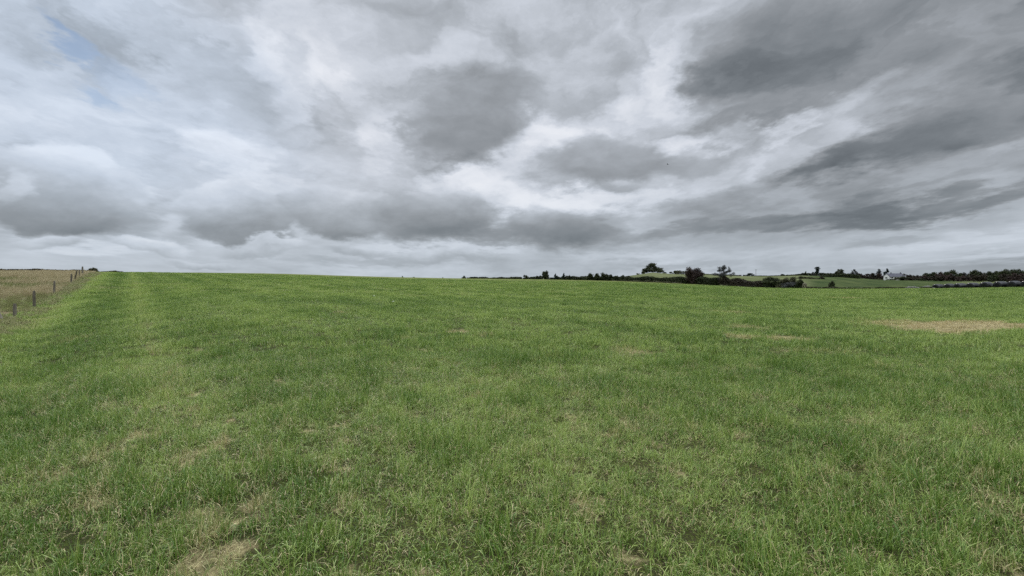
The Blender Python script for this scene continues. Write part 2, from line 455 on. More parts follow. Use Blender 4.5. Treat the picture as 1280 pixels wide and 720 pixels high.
def turf():
    near = tuft_set('near_tufts', [tuft_mesh('near_tuft', 44, .080, .070 + .010 * (i % 3), .48, .0040, .78, M_GRASS, 100 + i, .13 + .07 * (i % 3)) for i in range(8)]
                    + [tuft_mesh('near_tuft', 30, .10, .060, .4, .0036, 1.25, M_GRASS, 150 + i, .55) for i in range(2)])
    mid = tuft_set('middle_tufts', [tuft_mesh('middle_tuft', 34, .095, .078, .40, .0065, .60, M_GRASS, 200 + i, .11, rows=2) for i in range(6)])
    far = tuft_set('distant_tufts', [tuft_mesh('distant_tuft', 56, .26, .078, .30, .013, .45, M_GRASS, 300 + i, .02, rows=2) for i in range(5)])
    for nm, coll, nv, r0, r1, den, side in (('grass', near, 8, 1.0, 9.5, 260, 4.5), ('middle_grass', mid, 6, 8.6, 29, 95, 4.5), ('distant_grass', far, 5, 27, 92, 13, 2)):
        x, y = sector(r0, r1, den, side=side)
        tint, dry, rough, beyond = sward(x, y)
        keep = RNG.uniform(0, 1, len(x)) > np.maximum(.30 * sstep(.25, .9, dry), beyond * .9)
        t = x / y; _, Yc = brow(t); keep &= y < Yc + 3
        q = {'grass': 10.0, 'middle_grass': 4.5, 'distant_grass': .9}[nm]
        gap = fbm(x * q, y * q, 97, 3, .6) + .18 * (fbm(x * q * .25, y * q * .25, 99, 2) - .5)
        keep &= RNG.uniform(0, 1, len(x)) > .50 * sstep(.45, .33, gap)
        tint = tint - .20 * sstep(10, 3, y)  # near blades coloured darker to stand for the shade down between them
        x, y, tint, dry, gap = x[keep], y[keep], tint[keep], dry[keep], gap[keep]
        n = len(x)
        pts = np.stack([x, y, height(x, y) - .004], -1)
        vig = fbm(x * 1.3, y * 1.3, 88, 4, .6)
        s = (.72 + .55 * sstep(.30, .74, vig)) * (1 - .52 * sstep(.3, 1, dry)) * RNG.uniform(.7, 1.3, n) * (.72 + .5 * sstep(.35, .65, gap))
        s = s * np.interp(y, [0, 25, 90], [1, 1, .75]); scl = np.stack([.55 + .45 * s, .55 + .45 * s, s], -1)
        tilt = RNG.normal(0, .10, (n, 2))
        rot = np.stack([tilt[:, 0], tilt[:, 1], RNG.uniform(0, 2 * np.pi, n)], -1)
        # the tallest grass is the lushest
        tint = np.clip(tint - .22 * (sstep(.42, .75, vig) - .4) + RNG.normal(0, .20, n) * np.interp(y, [0, 20, 80], [1, 1, .7]), 0, 1)
        var = RNG.integers(0, nv, n)
        if nm == 'grass':                                       # the matted old stems under the green
            var = np.where(RNG.uniform(0, 1, n) < .27, RNG.integers(8, 10, n), var)
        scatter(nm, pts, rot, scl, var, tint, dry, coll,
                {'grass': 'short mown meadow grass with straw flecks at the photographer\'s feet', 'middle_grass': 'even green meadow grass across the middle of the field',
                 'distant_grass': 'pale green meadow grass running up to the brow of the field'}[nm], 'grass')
turf()

def rough_grass():
    tall = tuft_set('dry_tufts', [tuft_mesh('dry_tuft', 70, .26, .44, .28, .011, .30, M_DRY, 400 + i, 0, rows=3) for i in range(5)])
    n = 21000
    y = np.concatenate([np.sqrt(RNG.uniform(9 ** 2, 92 ** 2, n - 3000)), RNG.uniform(3, 14, 3000)]); s = -3.75 - 42 * RNG.uniform(0, 1, n) ** 1.4
    x = s / .8 - .75 * y
    t = x / y; _, Yc = brow(np.maximum(t, -1)); k = (t > -3.2) & (y < Yc - 1)
    x, y, s = x[k], y[k], s[k]; n = len(x)
    patch = fbm(x * .13, y * .13, 91, 4)
    tint = np.clip(sstep(.46, .66, patch) * .9 + RNG.normal(0, .18, n), 0, 1)
    sc = (.6 + .8 * fbm(x * .8, y * .8, 95, 3)) * RNG.uniform(.6, 1.15, n) * (1 - .45 * tint) * (.75 + .35 * sstep(-3.7, -5, s)) * np.interp(y, [12, 20, 45, 80], [.5, .9, .85, .45])
    rot = np.stack([RNG.normal(0, .12, n), RNG.normal(.0, .12, n), RNG.uniform(0, 6.28, n)], -1)
    scatter('dry_grass', np.stack([x, y, height(x, y) - .01], -1), rot, np.stack([sc, sc, sc], -1), RNG.integers(0, 5, n), tint, tint * 0, tall,
            'tall pale straw coloured grass behind the row of fence posts', 'dry grass')
    herb = tuft_set('verge_tufts', [tuft_mesh('verge_tuft', 46, .15, .20, .35, .020, .55, M_VERGE, 500 + i, 0, rows=2) for i in range(5)])
    n = 5200
    y = np.concatenate([np.sqrt(RNG.uniform(15 ** 2, 66 ** 2, n - 1500)), RNG.uniform(9, 20, 1500)]); s = RNG.uniform(-3.8, -2.2, n)
    x = s / .8 - .75 * y
    clump = fbm(x * .6, y * .6, 93, 3); k = clump + RNG.normal(0, .06, n) > .48
    x, y, s = x[k], y[k], s[k]; n = len(x)
    sc = RNG.uniform(.4, 1.0, n) * sstep(-2.4, -3.0, s) * np.interp(y, [9, 14, 24, 40], [.35, .6, .9, 1])
    rot = np.stack([RNG.normal(0, .1, n), RNG.normal(0, .1, n), RNG.uniform(0, 6.28, n)], -1)
    scatter('verge_weeds', np.stack([x, y, height(x, y) - .01], -1), rot, np.stack([sc, sc, sc], -1), RNG.integers(0, 5, n), sc * 0, sc * 0, herb,
            'grey green weeds along the foot of the fence posts', 'weeds')
rough_grass()

# ------------------------------------------------------------------ foliage
def leaves(lumps, n, size, seed, shell=.55, flat=.0):
    """n leaf sprays through the volume of a few lumps (centre, radii); returns verts, flat faces, sizes, rnd"""
    g = np.random.default_rng(seed)
    C = np.array([l[0] for l in lumps], float); Rr = np.array([l[1] for l in lumps], float)
    wgt = (Rr[:, 0] * Rr[:, 2]) ** .9; wgt /= wgt.sum()
    k = g.choice(len(lumps), n, p=wgt)
    d = g.normal(size=(n, 3)); d /= np.linalg.norm(d, axis=1, keepdims=True)
    r = (shell + (1.08 - shell) * g.uniform(0, 1, n) ** .7)[:, None]
    p = C[k] + d * Rr[k] * r * (1 + .10 * g.normal(size=(n, 1)))
    sz = size * g.uniform(.55, 1.35, n)[:, None]
    a = g.normal(size=(n, 3)); a /= np.linalg.norm(a, axis=1, keepdims=True)
    b = np.cross(a, g.normal(size=(n, 3))); b /= np.linalg.norm(b, axis=1, keepdims=True)
    V = np.stack([p + sz * a * .62, p + sz * b * .42, p - sz * a * .62, p - sz * b * .42], 1).reshape(-1, 3)
    lum = g.uniform(0, 1, len(lumps))
    rnd = np.repeat(np.clip(.55 * lum[k] + .45 * g.uniform(0, 1, n), 0, 1), 4)
    return V, np.arange(4 * n), np.full(n, 4), rnd

def crown_lumps(w, h, z0, seed, kind):
    g = random.Random(seed); L = []
    if kind == 'dome':
        for i in range(22):
            a = g.uniform(0, 6.28); u = g.uniform(0, 1) ** .5; v = g.uniform(0, 1)
            rad = math.sqrt(max(0, 1 - v * v)) * .42 * w * u
            L.append(((rad * math.cos(a), rad * math.sin(a), z0 + h * (.20 + .64 * v)), (w * .17, w * .17, h * .18)))
    elif kind == 'mound':
        for i in range(34):
            a = g.uniform(0, 6.28); v = g.uniform(0, 1) ** 1.2; u = g.uniform(.3, 1) ** .5
            rad = math.sqrt(max(0, 1 - v * v)) * .44 * w * u
            L.append(((rad * math.cos(a), rad * math.sin(a), z0 + h * (.10 + .78 * v)), (w * .12, w * .12, h * .14)))
        for i in range(14):
            a = g.uniform(0, 6.28); u = .42 * w * math.sqrt(g.uniform(0, 1))
            L.append(((u * math.cos(a), u * math.sin(a), z0 + h * g.uniform(0, .45)), (w * .12, w * .12, h * .13)))
    elif kind == 'spire':
        for i in range(14):
            v = i / 13; rr = w * .5 * (1 - v) ** .8 + .06 * w
            a = g.uniform(0, 6.28)
            L.append((((rr * .5) * math.cos(a), (rr * .5) * math.sin(a), z0 + h * (.06 + .88 * v)), (rr * .7, rr * .7, h * .09)))
    elif kind == 'slim':
        for i in range(9):
            v = i / 8
            L.append(((g.uniform(-.2, .2) * w, g.uniform(-.2, .2) * w, z0 + h * (.3 + .64 * v)), (w * g.uniform(.18, .42), w * .3, h * .07)))
    elif kind == 'sparse':
        for i in range(30):
            x = g.gauss(0, .24); zt = .96 - 1.1 * min(abs(x - .03), .5) ** 1.4; z = g.uniform(.42 + .25 * abs(x), zt)
            a = g.uniform(.06, .14); c = g.uniform(.05, .10)
            L.append(((x * w, g.uniform(-.3, .3) * w, z0 + z * h), (a * w, a * w, c * h)))
        for (x, z, a, c) in ((-.08, .32, .2, .1), (.10, .34, .2, .1)):
            L.append(((x * w, g.uniform(-.25, .25) * w, z0 + z * h), (a * w, a * w, c * h)))
    elif kind == 'twin':
        for (x, z, a, c) in ((-.30, .80, .17, .16), (-.36, .58, .14, .16), (-.15, .62, .2, .2), (.10, .72, .16, .18), (.28, .76, .17, .17), (.36, .55, .15, .2), (.16, .5, .24, .2), (-.05, .38, .3, .24), (.0, .2, .26, .2), (.3, .35, .16, .2), (-.22, .4, .2, .22)):
            L.append(((x * w, g.uniform(-.2, .2) * w, z0 + z * h), (a * w, a * w, c * h)))
    else:                                                        # 'bush': low, down to the ground
        for i in range(13):
            a = g.uniform(0, 6.28); v = g.uniform(0, 1)
            rad = w * .42 * math.sqrt(max(0, 1 - v ** 2)) * g.uniform(.3, 1)
            L.append(((rad * math.cos(a), rad * math.sin(a), z0 + h * (.12 + .68 * v)), (w * g.uniform(.12, .2), w * .16, h * g.uniform(.14, .22))))
    return L

def trunk_mesh(name, w, h, kind, seed, lumps):
    g = random.Random(seed); V, Fl, S = [], [], []
    top = h * (.9 if kind in ('spire', 'slim') else .5)
    r = max(.07, h * .026)
    p = Vector((0, 0, -.4)); segs = 4
    for i in range(segs):
        q = Vector((g.uniform(-.02, .02) * h, g.uniform(-.02, .02) * h, top * (i + 1) / segs))
        tube(V, Fl, S, p, q, r * (1.25 if i == 0 else 1 - .16 * i), r * (1 - .16 * (i + 1)), 7); p = q
    for (c, rr) in (lumps if kind in ('sparse', 'twin') else lumps[::2]):
        z = min(top * g.uniform(.5, .95), c[2] * .8)
        m = Vector((c[0] * .45, c[1] * .45, (z + c[2]) / 2 + .03 * h))
        tube(V, Fl, S, (0, 0, z), m, r * .45, r * .3, 5); tube(V, Fl, S, m, c, r * .3, r * .12, 5)
    return mesh_np(name, [tuple(v) for v in V], Fl, S, M_BARK, smooth=True)

def crown_mesh(name, w, h, kind, mat, seed, n, size, z0=0):
    L = crown_lumps(w, h, z0, seed, kind)
    V, Fl, S, rnd = leaves(L, n, size, seed, .15 if kind != 'sparse' else .1)
    V[:, 2] = np.maximum(V[:, 2], -.3)
    return mesh_np(name, V, Fl, S, mat, dict(rnd=rnd)), L

SEED = [900]
def spot(px, Y):
    x = (px - HX) / F * Y
    return x, Y, gz(x, Y)

def plant(name, px, ytop, wpx, Y, kind, mat, label, cat, group=None, dens=1.0, leaf=1.0, part='crown', trunk=True):
    """a tree or bush standing on the ground Y metres off, as tall and wide as it shows"""
    SEED[0] += 1; sd = SEED[0]
    x, y, z = spot(px, Y)
    h = max(EYE + (HY - ytop) / F * Y - z, .8); w = wpx / F * Y
    size = max(.16, Y / 512 * .75) * leaf
    n = int(np.clip(dens * 10 * w * h / (size * size), 200, 6500))
    root = empty(name, (x, y, z)); tag(root, label, cat, group)
    me, L = crown_mesh(part, w, h, kind, mat, sd, n, size)
    obj(part, me, root)
    if trunk: obj('trunk', trunk_mesh('trunk', w, h, kind, sd, L), root)
    return root

def bush(px, ytop, wpx, Y, mat, label, group=None, name='bush', dens=1.0, cat='bush', kind='bush'):
    SEED[0] += 1; sd = SEED[0]
    x, y, z = spot(px, Y)
    h = max(EYE + (HY - ytop) / F * Y - z, .8); w = wpx / F * Y
    size = max(.14, Y / 512 * .7)
    n = int(np.clip(dens * 11 * w * h / (size * size), 160, 5000))
    me, _ = crown_mesh(name, w, h, kind, mat, sd, n, size)
    return tag(obj(name, me, None, (x, y, z)), label, cat, group)

def hedge(pts, mat, label, group=None, thick=1.6, name='hedge', dens=1.0, ragged=.35):
    """pts: (bearing, distance, height angle of its top); leaf sprays packed along the line"""
    SEED[0] += 1; g = np.random.default_rng(SEED[0])
    P = []
    for (px, Y, yt) in pts:
        x, y, z = spot(px, Y); P.append((x, y, EYE + (HY - yt) / F * Y))
    P = np.array(P); d = np.concatenate([[0], np.cumsum(np.linalg.norm(np.diff(P[:, :2], axis=0), axis=1))])
    Ym = P[:, 1].mean(); size = max(.2, Ym / 512 * .8)
    n = int(np.clip(dens * 13 * d[-1] * 2.5 / (size * size), 400, 14000))
    u = g.uniform(0, d[-1], n)
    x = np.interp(u, d, P[:, 0]); y = np.interp(u, d, P[:, 1]); top = np.interp(u, d, P[:, 2])
    zg = height(x, y); hh = np.maximum(top - zg, .5)
    bump = fbm(u * .45, u * 0 + 3.3, SEED[0], 4, .6)
    hh = hh * (1 + ragged * 2 * (bump - .55))
    v = g.uniform(0, 1, n) ** .8
    off = g.normal(0, thick * .32, n) * (1 - .45 * v)
    dx, dy = np.gradient(P[:, 0]), np.gradient(P[:, 1])
    nx = np.interp(u, d, -dy); ny = np.interp(u, d, dx); l = np.hypot(nx, ny) + 1e-9
    p = np.stack([x + nx / l * off, y + ny / l * off, zg - .15 + v * hh], -1)
    c = p.mean(0); c[2] = gz(c[0], c[1]); p = p - c
    a = g.normal(size=(n, 3)); a /= np.linalg.norm(a, axis=1, keepdims=True)
    b = np.cross(a, g.normal(size=(n, 3))); b /= np.linalg.norm(b, axis=1, keepdims=True)
    sz = size * g.uniform(.5, 1.3, n)[:, None]
    V = np.stack([p + sz * a * .62, p + sz * b * .45, p - sz * a * .62, p - sz * b * .45], 1).reshape(-1, 3)
    rnd = np.repeat(np.clip(.5 * vnoise(u * .5, v * 3, 5) + .5 * g.uniform(0, 1, n), 0, 1), 4)
    me = mesh_np(name, V, np.arange(4 * n), np.full(n, 4), mat, dict(rnd=rnd))
    return tag(obj(name, me, None, tuple(c)), label, 'hedge', group)

G_NEAR, G_SKY = 'hedges and bushes along the far edge of the field', 'trees on the far skyline'

# --- far left, over the brow behind the fence
hedge([(-60, 82, 334.6), (0, 81, 335.0), (50, 80, 335.8), (106, 80, 336.8)], M_BROWN, 'low dark hedge on the skyline behind the dry grass', thick=1.2, ragged=.25)
bush(117, 333.6, 15, 84, M_OLIVE, 'rounded dark bush on the skyline where the row of posts ends')
hedge([(127, 90, 339.2), (140, 92, 339.8), (152, 95, 340.3)], M_BROWN, 'very low dark scrub just right of the skyline bush at the end of the posts', thick=.8)
# --- middle skyline
bush(503, 344.4, 4, 190, M_DARK, 'tiny lone bush on the bare brow left of a thin shrub')
bush(517, 345.6, 6, 192, M_DARK, 'low flat shrub on the bare brow right of the tiny lone bush')
bush(553.5, 346.4, 3, 195, M_OLIVE, 'faintest tiny bush on the bare brow midway to the long hedge')
bush(580, 343.9, 9, 196, M_DARK, 'rounded dark bush ending the long low hedge on its open side')
hedge([(584, 196, 346), (610, 198, 345.9), (636, 196, 345.8), (652, 192, 346.2)], M_DARK, 'long low hedge between the lone end bush and the flat topped bush', thick=1.6, ragged=.22)
bush(657, 342.2, 9.5, 188, M_DARK, 'flat topped dark bush left of the round tree in the hedge')
hedge([(661, 188, 345.3), (668, 187, 344), (677, 186, 343.5)], M_DARK, 'short dark hedge between the flat topped bush and the round tree', thick=1.6)
plant('broadleaf_tree', 682, 338, 12.5, 185, 'dome', M_TREE, 'small round ball shaped tree rising from the thin middle hedge', 'tree', dens=1.4)
plant('conifer_tree', 694.8, 341.8, 8, 182, 'spire', M_CONI, 'dark pointed small tree just right of the round ball shaped tree', 'tree', 'small pointed trees in the middle hedge', part='needles')
plant('conifer_tree', 704.5, 341, 9, 182, 'spire', M_CONI, 'dark pointed small tree with the sharper tip, second right of the ball shaped tree', 'tree', 'small pointed trees in the middle hedge', part='needles')
bush(712, 343.5, 3, 180, M_DARK, 'thin upright shrub in a gap right of the two pointed trees')
hedge([(688, 184, 346), (700, 182, 345), (715, 180, 345.2), (725, 178, 344.6), (735, 175, 345)], M_DARK, 'low dark hedge under the two small pointed trees', thick=1.5)
# clump of dark trees left of the mound
for i, (px, yt, w) in enumerate(((738, 341, 9), (746.5, 340.6, 8), (755, 340.4, 11), (763, 342.6, 8), (770, 343.4, 8), (778, 343, 7), (785, 344.2, 8))):
    plant('hedgerow_tree', px, yt, w * 1.35, 168 - i * 2.2, 'bush', M_DARK,
          ['first dark tree at the open end of the dense row', 'second dark tree of the dense row, tucked beside the end tree', 'broadest and tallest dark tree of the dense row',
           'lower dark tree just right of the broadest one in the dense row', 'dark tree in the sagging middle of the dense row', 'narrow dark tip rising in the lower half of the dense row',
           'last low dark tree of the dense row below the grassy mound'][i], 'tree', 'dense row of dark trees left of the mound', dens=1.2)
hedge([(731, 172, 346.2), (760, 164, 345.4), (790, 156, 345.4)], M_DARK, 'dark hedge filling the foot of the dense tree row', thick=2.2, dens=1.3)
# the long field hedge, stepping nearer to the right
hedge([(782, 154, 346), (805, 149, 345.6), (830, 143, 345.6), (856, 136, 346.2)], M_DARK, 'long dark hedge below the grassy mound and dome tree', thick=2.2, dens=1.4, ragged=.3)
hedge([(852, 137, 347), (866, 135, 347.4), (876, 132, 346.6), (886, 130, 346.2), (899, 127, 346.6)], M_DARK, 'dark hedge running from under the reddish tree to the sparse tree', thick=2.2, dens=1.5, ragged=.25)
hedge([(912, 124, 347.6), (922, 121, 348), (930, 119, 349.6), (944, 115, 350.8), (955, 112, 351)], M_BROWN, 'dark hedge dipping right of the sparse tree', thick=2.0, dens=1.4, ragged=.25)
hedge([(765, 156, 349.6), (785, 151, 349.8), (815, 144, 350.6), (850, 134, 352.6)], M_OLIVE, 'pale green weeds along the foot of the hedge below the mound', thick=1.0, dens=.35, name='rough_weeds')
plant('copper_tree', 867.5, 332.6, 23, 134, 'twin', M_RED, 'reddish brown two lobed bushy tree standing in the field hedge', 'tree', dens=1.5)
plant('sparse_tree', 904, 331, 22, 126, 'sparse', M_GREY, 'thin open crowned tree with sky showing through its branches', 'tree', dens=.5, leaf=.62)
bush(905, 343.4, 15, 125, M_BROWN, 'dark bush wrapped round the foot of the thin open crowned tree')
bush(965, 345.4, 31, 110, M_DARK, 'broad black green bush at the corner of the field hedge', dens=1.5)
for i, (px, yt, w, m) in enumerate(((982, 346.4, 22, M_OLIVE), (994, 344.6, 23, M_OLIVE), (988, 350.5, 24, M_GREY), (1000, 348.5, 13, M_DARK))):
    bush(px, yt, w, 108 - i, m, ['olive bush right of the broad black green bush', 'taller olive bush second right of the broad black green bush',
                                'low grey green bush in front of the two olive bushes', 'narrow dark bush beside the small pale dry shrub'][i])
hedge([(950, 113, 352.5), (970, 111, 351.5), (990, 109, 351.5), (1003, 107, 353)], M_DARK, 'dark low growth under the broad black green bush and the olive bushes', thick=1.6, dens=1.5)
bush(1005.5, 352.2, 5.5, 103, M_PALE, 'small pale dry shrub at the end of the olive bushes', name='dry_shrub')
# the mound with its tree, and the far fields
plant('dome_tree', 816, 328.8, 26, 360, 'mound', M_TREE, 'large dome shaped tree alone on top of the grassy mound', 'tree', dens=1.7)
bush(803.5, 337.5, 5, 358, M_TREE, 'small round bush at the shady side of the big dome tree')
for i, (px, yt, w) in enumerate(((797.5, 341.4, 6), (830.5, 340.2, 6), (838.5, 339.4, 5))):
    bush(px, yt, w, 372, M_DARK, ['low dark bush on the left slope of the mound', 'low dark bush just right of the dome tree', 'round dark bush second right of the dome tree'][i])
hedge([(843, 420, 338.2), (850, 425, 338), (858, 425, 338.6), (880, 430, 341.2)], M_OLIVE, 'olive hedge on the far ridge behind the reddish tree', thick=3, ragged=.2)
hedge([(878, 430, 342.2), (900, 435, 342.9), (925, 440, 344)], M_TREE, 'thin green hedge along the hilltop behind the sparse tree', thick=2, ragged=.1, dens=.6)
bush(925, 343.6, 5, 430, M_RED, 'small brownish bush on the hilltop, first of a pair', dens=.8)
bush(929.5, 343.4, 3, 430, M_BROWN, 'smaller brownish bush on the hilltop, second of a pair', dens=.8)
plant('broadleaf_tree', 937.3, 341.3, 11, 425, 'mound', M_CONI, 'small low domed tree on the hilltop beside the thin pole', 'tree', dens=1.2)
hedge([(943, 440, 344.6), (953, 440, 344.4), (965, 440, 344.9), (975, 430, 344.2), (990, 425, 343.2), (1004, 420, 341.4), (1022, 415, 341), (1035, 410, 341.4), (1046, 410, 341.4)], M_DARK,
      'long dark skyline hedge running right from the thin pole', thick=3.5, dens=1.2)
for i, (px, yt, w, m) in enumerate(((978, 342.2, 6, M_CONI), (985, 343, 5, M_CONI), (1007, 338.8, 5, M_DARK), (1016, 339.6, 6, M_GREY))):
    bush(px, yt, w, 415, m, ['round bush poking up early on the long skyline hedge', 'flatter bush second along the long skyline hedge', 'small dark knob of a bush on the rising skyline hedge',
                            'greyish bush at the foot of the slim tall tree'][i])
for i, (px, yt, w, m) in enumerate(((1003, 345, 16, M_OLIVE), (1013, 346, 15, M_OLIVE), (1027, 344.4, 9, M_BROWN), (1021, 347, 12, M_OLIVE))):
    bush(px, yt, w, 300, m, ['olive scrub nearest the pale dry shrub on the far bank', 'olive scrub below the slim tall tree', 'brown bush right of the slim tall tree', 'low olive scrub in front of the brown bush'][i])
plant('slim_tree', 1021.8, 333.6, 6.5, 380, 'slim', M_CONI, 'slim tall tree sticking up from the far skyline', 'tree', dens=.9)
hedge([(1026, 330, 344.2), (1040, 330, 342.8), (1057, 332, 342.2), (1074, 336, 343.2)], M_DARK, 'dark clipped hedge under the rounded far tree', thick=3, ragged=.12, dens=1.3)
plant('broadleaf_tree', 1049.6, 335.7, 14, 345, 'mound', M_TREE, 'rounded full tree above the dark clipped hedge', 'tree', dens=1.3)
plant('broadleaf_tree', 1060, 340.6, 6, 340, 'bush', M_DARK, 'narrow dark tree right of the rounded full tree', 'tree')
plant('broadleaf_tree', 1067.5, 336.6, 10, 350, 'mound', M_GREY, 'greyish lollipop tree third right of the slim tall tree', 'tree')
bush(1040, 351.2, 13, 140, M_DARK, 'single dark round bush alone in the dark green field', dens=1.6, kind='mound')
for i, (px, yt, w, m) in enumerate(((1063, 344, 12, M_BROWN), (1075, 340.6, 10, M_RED), (1084, 341.8, 11, M_RED), (1092, 341, 11, M_BROWN), (1099, 341.4, 10, M_RED))):
    plant('hedgerow_tree', px, yt, w * 1.2, 400, 'bush', m, ['low brown tree below the greyish lollipop tree', 'dark reddish tree starting the belt towards the house', 'dark reddish tree in the dip of the belt towards the house',
          'brown tree in the belt just before the twiggy tree', 'dark reddish tree touching the twiggy tree by the house'][i], 'tree', 'belt of dark trees left of the white house')
plant('sparse_tree', 1099.5, 336, 8, 405, 'sparse', M_GREY, 'twiggy grey tree left of the conifer by the white house', 'tree', dens=.5)
plant('conifer_tree', 1108.3, 335.8, 10, 412, 'spire', M_CONI, 'bushy dark conifer right behind the white gable', 'tree', part='needles', dens=1.4)
bush(1120.5, 347, 13, 372, M_OLIVE, 'low garden shrub in front of the grey roofed house')
bush(1099, 348.4, 12, 372, M_OLIVE, 'low garden shrub left of the white gable')
bush(1112, 349.3, 9, 366, M_DARK, 'tiny dark shrub on the lawn below the white gable')
# the wood on the right: five kinds copied along the rise
wood = []
for k, (m, kind) in enumerate(((M_BROWN, 'bush'), (M_RED, 'bush'), (M_DARK, 'bush'), (M_BROWN, 'dome'), (M_DARK, 'dome'))):
    me, L = crown_mesh('crown', 9, 8, kind, m, 700 + k, 2000, .62)
    wood.append((me, trunk_mesh('trunk', 9, 8, kind, 700 + k, L)))
tops = [(1131, 341.5), (1140, 342.4), (1149, 343), (1157, 340.4), (1166, 339.6), (1175, 339.6), (1183, 339.6), (1190, 337.2), (1199, 340.4), (1208, 339.6), (1219, 337.2), (1228, 338.2),
        (1238, 338.6), (1247, 338), (1256, 336.6), (1265, 336.3), (1274, 336.6), (1284, 336.4), (1295, 337), (1310, 337), (1328, 338)]
SPECIAL = {0: 'dark tree touching the white end wall of the house', 2: 'lowest tree in the dip between the house and the wood', 7: 'tallest grey green tuft topped tree in the first half of the wood',
           10: 'peaked tree rising in the middle of the wood'}
g = random.Random(4)
for row in (0, 1):
    for i, (px, yt) in enumerate(tops):
        px2 = px + (0 if row == 0 else g.uniform(-4, 4)); Y = (395 if row == 0 else 340) - max(0, px - 1180) * .35 + g.uniform(-6, 6)
        yy = yt + g.uniform(-.3, .3) if row == 0 else yt + g.uniform(3.2, 4.8)
        x, y, z = spot(px2, Y); h = EYE + (HY - yy) / F * Y - z
        root = empty('wood_tree', (x, y, z), g.uniform(0, 6.28)); s = h / 8; sw = s * g.uniform(.9, 1.15)
        root.scale = (max(sw, .75), max(sw, .75), s)
        if row == 0 and i in SPECIAL: tag(root, SPECIAL[i], 'tree', 'trees of the dark wood')
        elif row == 0: tag(root, 'dark tree forming the ragged top of the wood behind the bales', 'tree', 'trees of the dark wood')
        else: tag(root, 'lower brown or dark tree along the front foot of the wood behind the bales', 'tree', 'lower front trees of the dark wood')
        c, t = wood[g.randrange(3) if row else (4 if i in (7, 10, 14, 15, 16, 17) else g.randrange(5))]
        obj('crown', c, root); obj('trunk', t, root)
hedge([(1128, 372, 347.4), (1160, 366, 346), (1200, 356, 345.5), (1250, 346, 345), (1335, 336, 345)], M_BROWN,
      'dark undergrowth closing the foot of the wood behind the bales', thick=4, dens=1.8, ragged=.2, name='undergrowth')
hedge([(1054, 408, 345.6), (1080, 408, 344.6), (1104, 410, 345)], M_BROWN, 'dark hedge under the belt of reddish trees by the house', thick=3, dens=1.3, ragged=.2)
# rough edge of the mown field in front of the dark green field
hedge([(1008, 104, 357.4), (1030, 102, 358.2), (1055, 99, 358.8), (1090, 95, 359), (1130, 91, 359), (1165, 87, 358.6)], M_OLIVE,
      'thin rough weedy edge between the mown field and the dark green field', thick=.9, dens=.5, ragged=.4, name='rough_weeds')

# ------------------------------------------------------------------ fence posts
def post(px, ytop, ybase, Y, lean, r, label, seed):
    x = (px - HX) / F * Y; zt = EYE + (HY - ytop) / F * Y; z = gz(x, Y)
    h = max(zt - z, .5) / max(.4, math.cos(lean))
    g = random.Random(seed); bm = bmesh.new(); rings = []
    for k in range(9):
        u = k / 8; rr = r * (1.06 - .10 * u) * (1 if k < 8 else .80); ring = []
        for i in range(10):
            a = 2 * math.pi * i / 10; q = rr * (1 + g.uniform(-.05, .05))
            ring.append(bm.verts.new((q * math.cos(a), q * math.sin(a), -.35 + (h + .35) * u + (g.uniform(-.012, .02) if k == 8 else 0))))
        rings.append(ring)
    for k in range(8):
        for i in range(10):
            bm.faces.new((rings[k][i], rings[k][(i + 1) % 10], rings[k + 1][(i + 1) % 10], rings[k + 1][i]))
    bm.faces.new(rings[-1]); bm.faces.new(rings[0][::-1])
    o = bm_obj('fence_post', bm, M_POST, None, (x, Y, z))
    o.rotation_euler = (g.uniform(-.04, .04), lean, g.uniform(0, 3))
    tag(o, label, 'fence post', 'weathered posts of the old fence line')
post(2, 389, 398, 20, .95, .045, 'broken post tipped over low in the grass, nearest to us', 1)
post(18, 379.6, 398, 21, 0.02, .062, 'thickest upright weathered post, next to the tipped broken one', 2)
post(42.6, 363.8, 379, 25.3, -.03, .06, 'upright weathered post second from the tipped broken one', 3)
post(67.4, 351.2, 364, 32.4, .03, .058, 'slim upright post midway up the dry slope', 4)
post(89, 342.2, 354.5, 42, .0, .062, 'upright post just in front of the one leaning over near the crest', 5)
post(93, 338.2, 347.5, 46.6, -.42, .06, 'leaning post tilted well over near the crest of the slope', 6)
post(99, 337.6, 343, 52, .04, .05, 'thin faint short post between the leaning post and the skyline one', 7)
post(103.2, 333.2, 338.5, 58, .0, .085, 'post standing against the sky beside the rounded bush', 8)

# ------------------------------------------------------------------ black silage bales
def bale_meshes():
    bm = bmesh.new(); n, prof = 30, [(-.62, .30), (-.62, .50), (-.585, .585), (-.50, .632), (-.25, .648), (0, .652), (.25, .648), (.50, .632), (.585, .585), (.62, .50), (.62, .30)]
    rings = []; g = random.Random(3)
    for (ax, rr) in prof:
        ring = []
        for i in range(n):
            a = 2 * math.pi * i / n; q = rr * (1 + .012 * math.sin(5 * a + ax * 3) + g.uniform(-.008, .008))
            zz = q * math.sin(a)
            zz = max(zz, -.56)                                   # sits flat on the ground
            ring.append(bm.verts.new((ax, q * math.cos(a), zz + .56)))
        rings.append(ring)
    for k in range(len(rings) - 1):
        for i in range(n):
            bm.faces.new((rings[k][i], rings[k + 1][i], rings[k + 1][(i + 1) % n], rings[k][(i + 1) % n]))
    bm.faces.new(rings[0]); bm.faces.new(rings[-1][::-1])
    bmesh.ops.recalc_face_normals(bm, faces=bm.faces)
    for f in bm.faces: f.smooth = len(f.verts) == 4
    me = bpy.data.meshes.new('silage_bale'); bm.to_mesh(me); bm.free(); me.materials.append(M_WRAP)
    return me
BALE = bale_meshes()
bl = [(1173, 97), (1187, 95.2), (1200.5, 93.4), (1216, 91.6), (1233, 89.8), (1251, 88), (1268, 86.2), (1285, 84.4), (1303, 82.6)]
